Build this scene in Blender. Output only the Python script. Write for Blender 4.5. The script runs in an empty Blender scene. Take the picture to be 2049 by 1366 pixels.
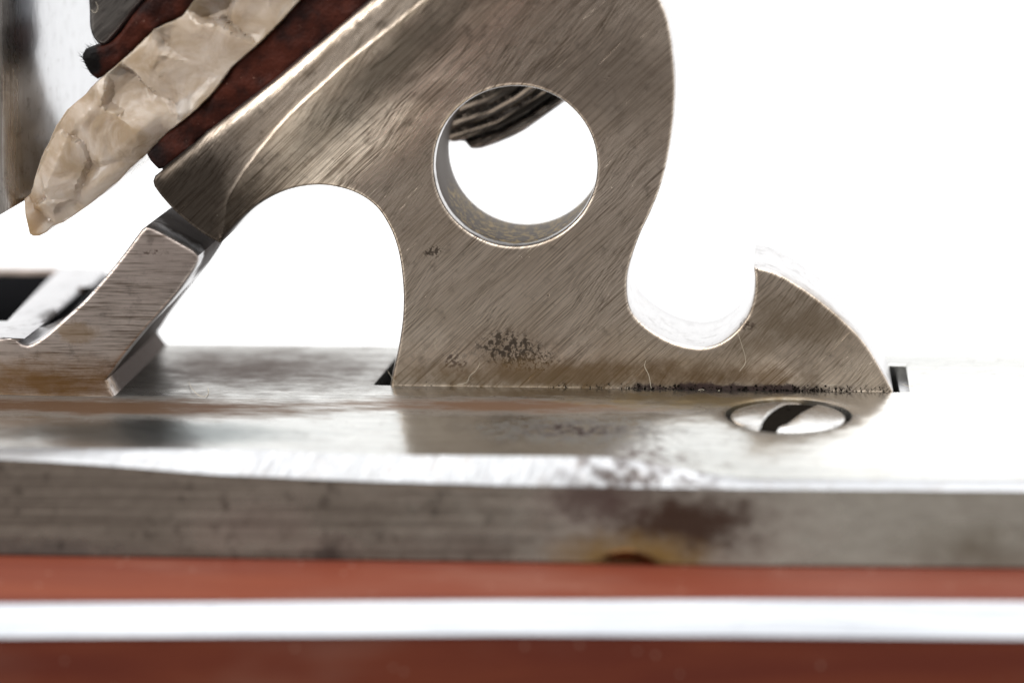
import bpy, bmesh, math, random
import numpy as np
from mathutils import Vector, Matrix, noise as mnoise
from mathutils.geometry import delaunay_2d_cdt

random.seed(7)
S = 0.001                     # everything is authored in millimetres
scn = bpy.context.scene
COL = scn.collection

# ------------------------------------------------------------------ camera
W0, H0, FPX, DCAM = 2049.0, 1366.0, 5180.0, 140.0
CX, CY = W0/2, H0/2

def cam_axes(roll):
    u, v = 1555-CX, CY+500
    c, s = math.cos(roll), math.sin(roll)
    u2, v2 = u*c-v*s, u*s+v*c
    th = math.atan2(v2, FPX)
    ps = math.atan(u2/FPX*math.cos(th))
    F = Vector((-math.sin(ps)*math.cos(th), math.cos(ps)*math.cos(th), -math.sin(th)))
    R = Vector((math.cos(ps), math.sin(ps), 0))
    U = R.cross(F)
    R2 = R*c - U*s
    U2 = R*s + U*c
    # image right / up axes such that +y lands on (1555,-500)
    return R*c+U*s, U*c-R*s, F

def ray(px, py, ax):
    R, U, F = ax
    return (F*FPX + R*(px-CX) + U*(CY-py)).normalized()

def slope(roll):
    ax = cam_axes(roll)
    a, b = ray(780, 770, ax), ray(1790, 783, ax)
    return a.z/a.y - b.z/b.y
lo, hi = -0.1, 0.1
for _ in range(60):
    mid = (lo+hi)/2
    if (slope(lo) > 0) == (slope(mid) > 0): lo = mid
    else: hi = mid
AX = cam_axes((lo+hi)/2)
r0 = ray(CX, 773.1, AX)
CAM = -r0*(DCAM/r0.y)         # camera position in mm: its ray through that pixel meets the origin

def P(px, py, y=None, z=None, x=None):
    r = ray(px, py, AX)
    if y is not None: t = (y-CAM.y)/r.y
    elif z is not None: t = (z-CAM.z)/r.z
    else: t = (x-CAM.x)/r.x
    return CAM + r*t
def XZ(pts, y):
    return [(P(a, b, y=y).x, P(a, b, y=y).z) for a, b in pts]
def XY(pts, z):
    return [(P(a, b, z=z).x, P(a, b, z=z).y) for a, b in pts]

cd = bpy.data.cameras.new('camera'); cam = bpy.data.objects.new('camera', cd); COL.objects.link(cam)
R_, U_, F_ = AX
m = Matrix(((R_.x, U_.x, -F_.x, CAM.x*S), (R_.y, U_.y, -F_.y, CAM.y*S), (R_.z, U_.z, -F_.z, CAM.z*S), (0, 0, 0, 1)))
cam.matrix_world = m
cd.sensor_width = 36; cd.sensor_fit = 'HORIZONTAL'; cd.lens = FPX/W0*36
cd.clip_start = 0.005; cd.clip_end = 50
cd.dof.use_dof = True
foc = P(1010, 600, y=-0.5)
cd.dof.focus_distance = (foc-CAM).dot(F_)*S
cd.dof.aperture_fstop = 20
scn.camera = cam

# ------------------------------------------------------------------ light
scn.view_settings.view_transform = 'Standard'; scn.view_settings.look = 'None'
scn.view_settings.exposure = 0.0; scn.view_settings.gamma = 1
world = bpy.data.worlds.new('World'); scn.world = world; world.use_nodes = True
wt = world.node_tree
for n in list(wt.nodes): wt.nodes.remove(n)
wo = wt.nodes.new('ShaderNodeOutputWorld'); wb = wt.nodes.new('ShaderNodeBackground')
wt.links.new(wb.outputs[0], wo.inputs[0])
tc = wt.nodes.new('ShaderNodeTexCoord'); sp = wt.nodes.new('ShaderNodeSeparateXYZ')
wt.links.new(tc.outputs['Generated'], sp.inputs[0])
def wmath(op, a, b=None, clamp=False):
    n = wt.nodes.new('ShaderNodeMath'); n.operation = op; n.use_clamp = clamp
    for i, v in enumerate((a, b)):
        if v is None: continue
        if isinstance(v, (int, float)): n.inputs[i].default_value = v
        else: wt.links.new(v, n.inputs[i])
    return n.outputs[0]
# white studio sweep behind and above, a dim room behind the camera
f = wmath('ADD', wmath('MULTIPLY', sp.outputs['Y'], 1.0), wmath('MULTIPLY', sp.outputs['Z'], 0.62))
rp = wt.nodes.new('ShaderNodeValToRGB')
fac = wmath('MULTIPLY_ADD', f, 0.5); fac.node.inputs[2].default_value = 0.5
wt.links.new(fac, rp.inputs[0])
cr = rp.color_ramp
cr.elements[0].position = 0.0; cr.elements[0].color = (0.13, 0.12, 0.115, 1)
cr.elements[1].position = 1.0; cr.elements[1].color = (1, 1, 1, 1)
for p, c in ((0.12, (0.285, 0.275, 0.265, 1)), (0.30, (0.36, 0.355, 0.35, 1)), (0.50, (0.50, 0.505, 0.51, 1)), (0.66, (1.0, 1.0, 1.0, 1))):
    e = cr.elements.new(p); e.color = c
mr = wt.nodes.new('ShaderNodeMapRange'); mr.interpolation_type = 'SMOOTHSTEP'
wt.links.new(sp.outputs['Z'], mr.inputs[0]); mr.inputs[1].default_value = -.85; mr.inputs[2].default_value = -.42
mr.inputs[3].default_value = .45; mr.inputs[4].default_value = 1.6      # world dimmed below, added so the hammer's hollow reflects darker
wt.links.new(rp.outputs[0], wb.inputs[0]); wt.links.new(mr.outputs[0], wb.inputs[1])

def area(name, loc, target, size, power, color=(1, 1, 1)):
    l = bpy.data.lights.new(name, 'AREA'); l.shape = 'RECTANGLE'; l.size = size[0]; l.size_y = size[1]
    l.energy = power; l.color = color
    o = bpy.data.objects.new(name, l); COL.objects.link(o)
    o.location = Vector(loc); o.rotation_euler = (Vector(target)-Vector(loc)).to_track_quat('-Z', 'Y').to_euler()
    return o
area('softbox', (0.05, -0.06, 0.50), (0, 0, 0), (1.0, 0.7), 3.6, (1, 0.99, 0.98))
area('left_front_light', (-0.45, -0.35, 0.30), (0, 0, 0), (0.25, 0.25), 1.2, (1.0, 0.96, 0.92))  # small warm area lamp out of view, front left

# ------------------------------------------------------------------ material helpers
def lin(c):
    return tuple(((v/255)/12.92 if v/255 <= 0.04045 else ((v/255+0.055)/1.055)**2.4) for v in c)+(1,)

class NT:
    def __init__(s, name):
        s.m = bpy.data.materials.new(name); s.m.use_nodes = True; s.t = s.m.node_tree
        for n in list(s.t.nodes): s.t.nodes.remove(n)
        s.out = s.t.nodes.new('ShaderNodeOutputMaterial')
        s.b = s.t.nodes.new('ShaderNodeBsdfPrincipled'); s.t.links.new(s.b.outputs[0], s.out.inputs[0])
        t = s.t.nodes.new('ShaderNodeTexCoord')
        s.mm = s.vec('SCALE', t.outputs['Object'], 1/S)
    def put(s, sock, v):
        if isinstance(v, (int, float)):
            sock.default_value = v
        elif isinstance(v, (tuple, list)): sock.default_value = v
        else: s.t.links.new(v, sock)
    def vec(s, op, a, b=None):
        n = s.t.nodes.new('ShaderNodeVectorMath'); n.operation = op; s.put(n.inputs[0], a)
        if op == 'SCALE': s.put(n.inputs['Scale'], b)
        elif b is not None: s.put(n.inputs[1], b)
        return n.outputs['Value'] if op in ('LENGTH', 'DISTANCE', 'DOT_PRODUCT') else n.outputs[0]
    def map(s, v, rot=(0, 0, 0), sc=(1, 1, 1), loc=(0, 0, 0)):
        n = s.t.nodes.new('ShaderNodeMapping'); n.vector_type = 'TEXTURE' if False else 'POINT'
        s.put(n.inputs[0], v); n.inputs['Rotation'].default_value = rot; n.inputs['Scale'].default_value = sc
        n.inputs['Location'].default_value = loc
        return n.outputs[0]
    def noise(s, v, sc=1.0, det=3, ro=0.55, dist=0.0):
        n = s.t.nodes.new('ShaderNodeTexNoise'); s.put(n.inputs['Vector'], v)
        n.inputs['Scale'].default_value = sc; n.inputs['Detail'].default_value = det
        n.inputs['Roughness'].default_value = ro; n.inputs['Distortion'].default_value = dist
        return n.outputs[0]
    def vor(s, v, sc, out='Distance', feat='F1'):
        n = s.t.nodes.new('ShaderNodeTexVoronoi'); n.feature = feat; s.put(n.inputs['Vector'], v); n.inputs['Scale'].default_value = sc
        return n.outputs[out]
    def math(s, op, a, b=None, clamp=False):
        n = s.t.nodes.new('ShaderNodeMath'); n.operation = op; n.use_clamp = clamp; s.put(n.inputs[0], a)
        if b is not None: s.put(n.inputs[1], b)
        return n.outputs[0]
    def step(s, v, a, b):
        n = s.t.nodes.new('ShaderNodeMapRange'); n.interpolation_type = 'SMOOTHSTEP'; s.put(n.inputs[0], v)
        n.inputs[1].default_value = a; n.inputs[2].default_value = b
        return n.outputs[0]
    def mix(s, f, a, b, mode='MIX'):
        n = s.t.nodes.new('ShaderNodeMix'); n.data_type = 'RGBA'; n.blend_type = mode; s.put(n.inputs[0], f)
        s.put(n.inputs[6], a); s.put(n.inputs[7], b)
        return n.outputs[2]
    def bump(s, h, d_mm, strength=1.0, nrm=None):
        n = s.t.nodes.new('ShaderNodeBump'); s.put(n.inputs['Height'], h); n.inputs['Distance'].default_value = d_mm*S
        n.inputs['Strength'].default_value = strength
        if nrm is not None: s.put(n.inputs['Normal'], nrm)
        return n.outputs[0]
    def blob(s, c, r, edge_noise=0.5, nsc=1.0, a=0.0, b=0.6, det=6, st=1.0, rot=0.0):
        """soft, ragged patch at c (mm) with radii r (mm)"""
        v = s.vec('SUBTRACT', s.mm, c)
        if rot: v = s.map(v, rot=(0, rot, 0))
        v = s.map(v, sc=tuple(1/q for q in r))
        d = s.vec('LENGTH', v)
        n = s.noise(s.mm if st == 1.0 else s.map(s.mm, sc=(st, 1, 1)), nsc, det, 0.72)
        q = s.math('SUBTRACT', 1.0, d)
        q = s.math('ADD', q, s.math('MULTIPLY', s.math('SUBTRACT', n, 0.5), edge_noise*4))
        return s.step(q, a, b)
    def set(s, **k):
        for a, v in k.items(): s.put(s.b.inputs[a.replace('_', ' ')], v)
        return s.m

def steel(name, cols, ang=0.0, axis='Y', rough=(0.25, 0.42), brush=(0.25, 9.0), bumpd=0.010, contrast=(0.36, 0.66),
          patch=None, blobs=(), specks=True, metallic=1.0, pits=0.0, dirt=None, grime_amt=.45, warp_amt=None, bigb=.05):
    """brushed, worn steel. cols = dark, mid, light base colour (linear)"""
    n = NT(name)
    rot = {'Y': (0, ang, 0), 'Z': (0, 0, ang), 'X': (ang, 0, 0)}[axis]
    al, ac = brush
    warp = n.t.nodes.new('ShaderNodeTexNoise'); n.put(warp.inputs['Vector'], n.mm); warp.inputs['Scale'].default_value = .09
    pos = n.vec('ADD', n.mm, n.vec('SCALE', n.vec('SUBTRACT', warp.outputs['Color'], (.5, .5, .5)), warp_amt if warp_amt is not None else (.3 if axis == 'Y' else .3)))
    v = n.map(pos, rot=rot, sc=(1, 1, 1))
    v2 = n.map(pos, rot=tuple(q+(.24 if q else 0) for q in rot), sc=(1, 1, 1))
    dy = .06 if axis == 'Y' else 1.0              # strokes run through the thickness
    vb = n.map(v, sc=(al, ac*dy, ac))
    vf = n.map(v, sc=(al*1.7, ac*2.6*dy, ac*2.6), loc=(3, 7, 1))
    vc = n.map(v, sc=(al*0.5, ac*0.33*dy, ac*0.33), loc=(9, 2, 5))
    nb, nf, nc = n.noise(vb, 1, 3, .6), n.noise(vf, 1, 3, .7), n.noise(vc, 1, 3, .6)
    if ang and axis == 'Y':
        nb2 = n.noise(n.map(v2, sc=(al*1.3, ac*1.2*dy, ac*1.2), loc=(1, 8, 4)), 1, 3, .6)
        sel = n.step(n.noise(n.map(n.mm, loc=(4, 4, 4)), .22, 3, .6), .44, .58)
        nb = n.math('ADD', n.math('MULTIPLY', nb, n.math('SUBTRACT', 1.0, sel)), n.math('MULTIPLY', nb2, sel))
    s_ = n.math('ADD', n.math('MULTIPLY', nb, .38), n.math('ADD', n.math('MULTIPLY', nf, .46), n.math('MULTIPLY', nc, .16)))
    if axis == 'Y':
        geo = n.t.nodes.new('ShaderNodeNewGeometry'); sx = n.t.nodes.new('ShaderNodeSeparateXYZ'); n.t.links.new(geo.outputs['True Normal'], sx.inputs[0])
        fmask = n.math('ADD', .22, n.math('MULTIPLY', n.step(n.math('ABSOLUTE', sx.outputs['Y']), .25, .6), .78))
        s_ = n.math('ADD', .53, n.math('MULTIPLY', n.math('SUBTRACT', s_, .5), fmask))
    k = n.step(s_, *contrast)
    cloud = n.noise(n.mm, 0.16, 4, .6, .5)
    col = n.mix(k, cols[0], cols[2])
    col = n.mix(n.math('MULTIPLY', n.step(cloud, .35, .7), .45), col, cols[1], 'MIX')
    if axis == 'Y':
        edge_ = n.math('DIVIDE', n.math('SUBTRACT', 1.0, fmask), .78)
        col = n.mix(n.math('MULTIPLY', edge_, .85), col, (.50, .51, .53, 1))
    grime = n.step(n.noise(n.mm, 1.1, 6, .7), .52, .72)
    col = n.mix(n.math('MULTIPLY', grime, grime_amt), col, dirt or tuple(c*.45 for c in cols[0][:3])+(1,))
    # a few deep isolated scratches
    vs = n.map(v, sc=(0.22, 3.2, 3.2), loc=(11, 3, 8))
    sc_ = n.step(n.noise(vs, 1, 2, .5), .66, .72)
    deep = n.math('MULTIPLY', sc_, n.step(nf, .45, .6))
    col = n.mix(n.math('MULTIPLY', deep, .7), col, tuple(c*.35 for c in cols[0][:3])+(1,))
    h = n.math('SUBTRACT', s_, n.math('MULTIPLY', deep, .5))
    rgh = n.math('ADD', rough[0], n.math('MULTIPLY', n.math('SUBTRACT', 1.0, k), rough[1]-rough[0]))
    if pits:
        pd = n.vor(n.mm, 1.6)
        pm = n.math('MULTIPLY', n.step(pd, .16, .08), n.step(n.noise(n.mm, .5, 2), 1-pits, 1-pits+.05))
        pd2 = n.vor(n.mm, 4.5)
        pm2 = n.math('MULTIPLY', n.step(pd2, .2, .1), n.step(n.noise(n.map(n.mm, loc=(5, 5, 5)), .7, 3), 1-pits, 1-pits+.08))
        pm = n.math('MAXIMUM', pm, pm2)
        col = n.mix(n.math('MULTIPLY', pm, .75), col, tuple(c*.2 for c in cols[0][:3])+(1,))
        h = n.math('SUBTRACT', h, n.math('MULTIPLY', pm, 1.2))
    met = metallic; spec = 0.5; tint = (1, 1, 1, 1)
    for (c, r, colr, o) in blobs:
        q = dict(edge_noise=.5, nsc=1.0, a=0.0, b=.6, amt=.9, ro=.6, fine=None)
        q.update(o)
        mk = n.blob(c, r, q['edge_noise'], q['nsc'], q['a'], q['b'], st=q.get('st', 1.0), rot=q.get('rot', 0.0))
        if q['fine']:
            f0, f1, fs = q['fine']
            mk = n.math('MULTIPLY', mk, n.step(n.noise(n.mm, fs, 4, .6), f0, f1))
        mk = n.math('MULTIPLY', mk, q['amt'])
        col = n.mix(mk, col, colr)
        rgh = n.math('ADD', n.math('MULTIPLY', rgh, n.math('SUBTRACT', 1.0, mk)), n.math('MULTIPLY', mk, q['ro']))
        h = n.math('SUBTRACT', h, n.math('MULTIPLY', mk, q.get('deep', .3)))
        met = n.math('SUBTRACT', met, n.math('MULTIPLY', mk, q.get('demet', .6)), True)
        if q.get('mat', 0):
            mm_ = n.math('MULTIPLY', mk, q['mat']); spec = n.math('MULTIPLY', spec, n.math('SUBTRACT', 1.0, mm_))
            tint = n.mix(mm_, tint, tuple(min(1, v*1.6) for v in colr[:3])+(1,))
    if specks:
        d1 = n.vor(n.mm, 2.2)
        sm = n.math('MULTIPLY', n.step(d1, .055, .02), .6)
        col = n.mix(sm, col, (.75, .70, .6, 1)); met = n.math('SUBTRACT', met, sm, True)
    big = n.bump(n.noise(n.mm, .5, 2), bigb, 1)
    nb_ = n.bump(h, bumpd, 1, big)
    n.set(Base_Color=col, Roughness=rgh, Metallic=met, Normal=nb_, Specular_IOR_Level=spec, Specular_Tint=tint)
    return n.m

# ------------------------------------------------------------------ mesh helpers
def smooth_poly(segs, res):
    """segs: list of point lists; each is a Catmull-Rom run, corners where runs meet; closed"""
    out = []
    for seg in segs:
        p = [np.array(q, float) for q in seg]
        if len(p) == 2:
            L = np.linalg.norm(p[1]-p[0]); k = max(1, int(L/res))
            out += [tuple(p[0]+(p[1]-p[0])*i/k) for i in range(k)]
            continue
        e = [2*p[0]-p[1]]+p+[2*p[-1]-p[-2]]
        for i in range(1, len(e)-2):
            a, b, c, d = e[i-1], e[i], e[i+1], e[i+2]
            k = max(1, int(round(np.linalg.norm(c-b)/res)))
            for j in range(k):
                t = j/k
                out.append(tuple(.5*((2*b)+(-a+c)*t+(2*a-5*b+4*c-d)*t*t+(-a+3*b-3*c+d)*t**3)))
    return out

def smooth_line(pts, res):
    return smooth_poly([pts], res)+[tuple(pts[-1])]

def sarea(p):
    p = np.array(p); return 0.5*np.sum(p[:, 0]*np.roll(p[:, 1], -1)-np.roll(p[:, 0], -1)*p[:, 1])

def offset(loop, d):
    """offset towards the left side of travel (inside of a CCW loop)"""
    p = np.array(loop); a = p-np.roll(p, 1, 0); b = np.roll(p, -1, 0)-p
    a /= np.linalg.norm(a, axis=1)[:, None]+1e-12; b /= np.linalg.norm(b, axis=1)[:, None]+1e-12
    n1 = np.stack([-a[:, 1], a[:, 0]], 1); n2 = np.stack([-b[:, 1], b[:, 0]], 1)
    n = n1+n2; L = np.linalg.norm(n, axis=1)[:, None]; n /= L+1e-12
    c = np.clip((n*n1).sum(1), .5, 1)[:, None]
    return p+n*d/c

def inside(pts, loop):
    pts = np.asarray(pts, float); lp = np.asarray(loop, float); r = np.zeros(len(pts), bool)
    x, y = pts[:, 0], pts[:, 1]; j = len(lp)-1
    for i in range(len(lp)):
        xi, yi = lp[i]; xj, yj = lp[j]
        c = (yi > y) != (yj > y)
        if yi != yj: r ^= c & (x < (xj-xi)*(y-yi)/(yj-yi)+xi)
        j = i
    return r

def dist_line(pts, line, closed=False):
    pts = np.asarray(pts, float); lp = np.asarray(line, float); best = np.full(len(pts), 1e9)
    n = len(lp) if closed else len(lp)-1
    for i in range(n):
        a = lp[i]; b = lp[(i+1) % len(lp)]; ab = b-a; t = np.clip(((pts-a)@ab)/(ab@ab+1e-12), 0, 1)
        best = np.minimum(best, np.linalg.norm(pts-(a+t[:, None]*ab), axis=1))
    return best

def finish(name, verts, faces, mat, parent=None, base=None, sharp=32, smooth=True, label=None):
    me = bpy.data.meshes.new(name)
    me.from_pydata([tuple(Vector(v)*S) for v in verts], [], [tuple(f) for f in faces])
    bm = bmesh.new(); bm.from_mesh(me)
    bmesh.ops.remove_doubles(bm, verts=bm.verts, dist=1e-4*S*10)
    bmesh.ops.dissolve_degenerate(bm, edges=bm.edges, dist=1e-7)
    bmesh.ops.recalc_face_normals(bm, faces=bm.faces)
    for e in bm.edges:
        if len(e.link_faces) == 2: e.smooth = e.calc_face_angle(0) < math.radians(sharp)
    for f_ in bm.faces: f_.smooth = smooth
    bm.to_mesh(me); bm.free()
    me.materials.append(mat)
    o = bpy.data.objects.new(name, me); COL.objects.link(o)
    if parent is not None:
        o.parent = parent; o.matrix_parent_inverse = parent.matrix_world.inverted() if False else Matrix.Translation(-world_loc(parent))
    if label: o['label'] = label
    return o
def world_loc(o):
    return Vector((0, 0, 0)) if o.parent is not None else Vector(o.location)

def thing(name, label, cat, base, group=None):
    o = bpy.data.objects.new(name, None); COL.objects.link(o); o.empty_display_size = .003
    o.location = Vector(base)*S; o['label'] = label; o['category'] = cat
    if group: o['group'] = group
    return o
def tag(o, label, cat, group=None):
    o['label'] = label; o['category'] = cat
    if group: o['group'] = group
    return o

def relief(name, outline, mat, front, back, parent=None, holes=(), bevel=.15, bback=None, grid=.5, lines=(), orient='xz',
           nb=3, wall_div=3, sharp=32, jitter=.2, wallfn=None):
    """solid from a 2-D outline; front(pts)/back(pts) give the third coordinate; every rim is rounded by bevel."""
    bback = bevel if bback is None else bback
    loops0 = []
    o = list(outline)
    if sarea(o) < 0: o = o[::-1]
    loops0.append(o)
    for h in holes:
        h = list(h)
        if sarea(h) > 0: h = h[::-1]
        loops0.append(h)
    P2, E, info = [], [], []       # info: (loop, ring k)
    rings = {}
    for li, lp in enumerate(loops0):
        for k in range(nb+1):
            q = offset(lp, bevel*k/nb) if k else np.array(lp)
            base = len(P2); n = len(q)
            P2 += [tuple(v) for v in q]; info += [k/nb]*n
            E += [(base+i, base+(i+1) % n) for i in range(n)]
            rings[(li, k)] = list(range(base, base+n))
    allin = np.array(P2)
    x0, y0 = allin.min(0); x1, y1 = allin.max(0)
    gx = np.arange(x0, x1, grid); gy = np.arange(y0, y1, grid)
    G = np.array([(a+random.uniform(-jitter, jitter)*grid, b+random.uniform(-jitter, jitter)*grid) for a in gx for b in gy])
    keep = inside(G, loops0[0])
    for h in loops0[1:]: keep &= ~inside(G, h)
    G = G[keep]
    for lp in loops0:
        G = G[dist_line(G, lp, True) > bevel*1.25+grid*.25]
    for ln in lines:
        if len(G): G = G[dist_line(G, ln) > grid*.45]
        base = len(P2); P2 += [tuple(v) for v in ln]; info += [1.0]*len(ln)
        E += [(base+i, base+i+1) for i in range(len(ln)-1)]
    P2 += [tuple(v) for v in G]; info += [1.0]*len(G)
    r = delaunay_2d_cdt([Vector(v) for v in P2], E, [], 0, 1e-5, True)
    V, T, oid = r[0], r[2], r[3]
    vv = np.array([tuple(v) for v in V]); tt = np.array([list(t) for t in T])
    cen = vv[tt].mean(1)
    ok = inside(cen, loops0[0])
    for h in loops0[1:]: ok &= ~inside(cen, h)
    tt = tt[ok]
    inf = np.array([min([info[j] for j in oid[i]]) if len(oid[i]) else 1.0 for i in range(len(vv))])
    rem = np.full(len(P2), -1)
    for i in range(len(vv)):
        for j in oid[i]: rem[j] = i
    prof = 1-np.sqrt(np.clip(1-(1-inf)**2, 0, 1))
    fr = front(vv); bk = back(vv)
    sgn = np.sign((bk-fr).mean())
    f3 = fr+sgn*bevel*prof; b3 = bk-sgn*bback*prof
    mp = (lambda a, h: (a[0], h, a[1])) if orient == 'xz' else (lambda a, h: (a[0], a[1], h))
    verts = [mp(vv[i], f3[i]) for i in range(len(vv))]; nv = len(vv)
    verts += [mp(vv[i], b3[i]) for i in range(len(vv))]
    faces = [tuple(t) for t in tt]+[tuple(int(i)+nv for i in t[::-1]) for t in tt]
    for li in range(len(loops0)):
        ids = [int(rem[j]) for j in rings[(li, 0)]]
        ids = [ids[i] for i in range(len(ids)) if ids[i] != ids[i-1]]
        prev = ids
        for d in range(1, wall_div+1):
            if d < wall_div:
                cur = []
                for i in ids:
                    t = d/wall_div; verts.append(mp(vv[i], f3[i]*(1-t)+b3[i]*t)); cur.append(len(verts)-1)
            else: cur = [i+nv for i in ids]
            for i in range(len(ids)):
                j = (i+1) % len(ids); faces.append((prev[i], prev[j], cur[j], cur[i]))
            prev = cur
    used = set(i for f_ in faces for i in f_)
    mpv = {}; nvts = []
    for i in sorted(used): mpv[i] = len(nvts); nvts.append(verts[i])
    faces = [tuple(mpv[i] for i in f_) for f_ in faces]
    return finish(name, nvts, faces, mat, parent, sharp=sharp)

def tube(name, pts, rad, mat, parent=None, sides=8, taper=None):
    pts = [Vector(p) for p in pts]; V, Fc = [], []
    for i, p in enumerate(pts):
        d = (pts[min(i+1, len(pts)-1)]-pts[max(i-1, 0)]).normalized()
        u = d.orthogonal().normalized() if i == 0 else (u-d*u.dot(d)).normalized()
        w = d.cross(u); r = rad*(taper(i/(len(pts)-1)) if taper else 1)
        for k in range(sides):
            a = 2*math.pi*k/sides; V.append(p+u*math.cos(a)*r+w*math.sin(a)*r)
    for i in range(len(pts)-1):
        for k in range(sides):
            a, b = i*sides+k, i*sides+(k+1) % sides
            Fc.append((a, b, b+sides, a+sides))
    Fc.append(tuple(range(sides))[::-1]); Fc.append(tuple(range((len(pts)-1)*sides, len(pts)*sides)))
    return finish(name, V, Fc, mat, parent)

C = lambda v: (lambda p: np.full(len(p), float(v)))

# ------------------------------------------------------------------ materials
px_pt = lambda a, b, y: tuple(P(a, b, y=y))
pz_pt = lambda a, b, z=0: tuple(P(a, b, z=z))
RUST = (.085, .032, .012, 1); BROWN = (.13, .075, .03, 1); BLACK = (.012, .010, .009, 1); OIL = (.20, .125, .05, 1)

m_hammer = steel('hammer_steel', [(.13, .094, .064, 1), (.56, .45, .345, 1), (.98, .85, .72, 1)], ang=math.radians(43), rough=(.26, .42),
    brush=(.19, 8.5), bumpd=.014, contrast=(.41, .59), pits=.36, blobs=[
    (px_pt(1010, 700, 0), (3.4, 3, 1.8), (.15, .095, .05, 1), dict(nsc=.9, a=-.1, b=1, amt=.6, ro=.5, deep=0, demet=.1)),
    (px_pt(1050, 715, 0), (2.2, 3, 1.1), (.02, .012, .009, 1), dict(nsc=1.8, edge_noise=.4, a=.0, b=.5, fine=(.50, .55, 5.5), deep=.4, amt=.97, demet=0, ro=.7)),
    (px_pt(1015, 695, 0), (2.5, 3, 1.35), (.014, .009, .007, 1), dict(nsc=1.6, edge_noise=.35, a=.1, b=.5, fine=(.475, .525, 3.4), deep=.5, amt=.97, demet=0, ro=.7)),
    (px_pt(868, 503, 0), (.7, 2, .45), (.018, .011, .009, 1), dict(nsc=2, a=.0, b=.5, fine=(.47, .53, 3.5), deep=.5, demet=0, ro=.7)),
    (px_pt(910, 722, 0), (.9, 2, .6), (.07, .045, .035, 1), dict(nsc=2, a=.0, b=.5, fine=(.46, .53, 3), deep=.4, demet=0, ro=.7)),
    (px_pt(1080, 752, 0), (11, 2.2, 1.3), (.17, .10, .035, 1), dict(nsc=.35, a=-.1, b=.8, amt=.85, ro=.42, deep=0, demet=.1)),
    (px_pt(1480, 752, 0), (9, 2.2, 1.5), (.13, .075, .03, 1), dict(nsc=.4, a=.0, b=.9, amt=.8, ro=.42, deep=0, demet=.25)),
    (px_pt(1460, 779, 0), (7.5, 2, .42), (.035, .018, .018, 1), dict(nsc=1.2, a=.0, b=.5, amt=.95, ro=.6, deep=.4, demet=.4)),
    (px_pt(1600, 650, 0), (5.5, 2.2, 3.6), (.19, .135, .08, 1), dict(nsc=.25, a=.0, b=1.0, amt=.75, ro=.4, deep=0, demet=.1)),
    (px_pt(790, 118, -2), (13, 6, 2.4), (.065, .060, .046, 1), dict(nsc=.5, edge_noise=.18, a=-.15, b=.9, amt=.78, ro=.4, deep=0, demet=0, mat=.4, rot=math.radians(43))),  # painted shade in the hollow along the jaw rim
    (px_pt(1240, 160, 0), (5, 3, 3.2), (.20, .16, .13, 1), dict(nsc=.35, a=-.2, b=.9, amt=.6, ro=.42, deep=0, demet=0)),
    (px_pt(1000, 600, 0), (9, 1, 7), (.36, .29, .225, 1), dict(nsc=.3, a=-.2, b=1, amt=.25, ro=.4, deep=0, demet=0)),
    (tuple(P(1031, 332, y=4)), (8.0, 3.95, 8.0), (.060, .038, .022, 1), dict(nsc=1.5, edge_noise=.03, a=0, b=.1, amt=.95, ro=.6, deep=.5, demet=.2)),
    (tuple(P(1060, 460, y=4)), (7.0, 3.8, 4.0), (.32, .23, .10, 1), dict(nsc=1.5, edge_noise=.08, a=0, b=.2, amt=.9, ro=.6, deep=.5, demet=.2, fine=(.48, .58, 2.8))),
    (px_pt(1495, 650, 0), (.55, 2, .35), (.04, .02, .015, 1), dict(nsc=3, a=-.2, b=.6, fine=(.4, .6, 4), demet=0)),
    (px_pt(385, 415, -2.8), (7.5, 4, 7.0), (.032, .024, .018, 1), dict(nsc=.4, edge_noise=.15, a=-.05, b=.75, amt=.93, ro=.42, deep=0, demet=.05, mat=.6)),
    ])

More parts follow.
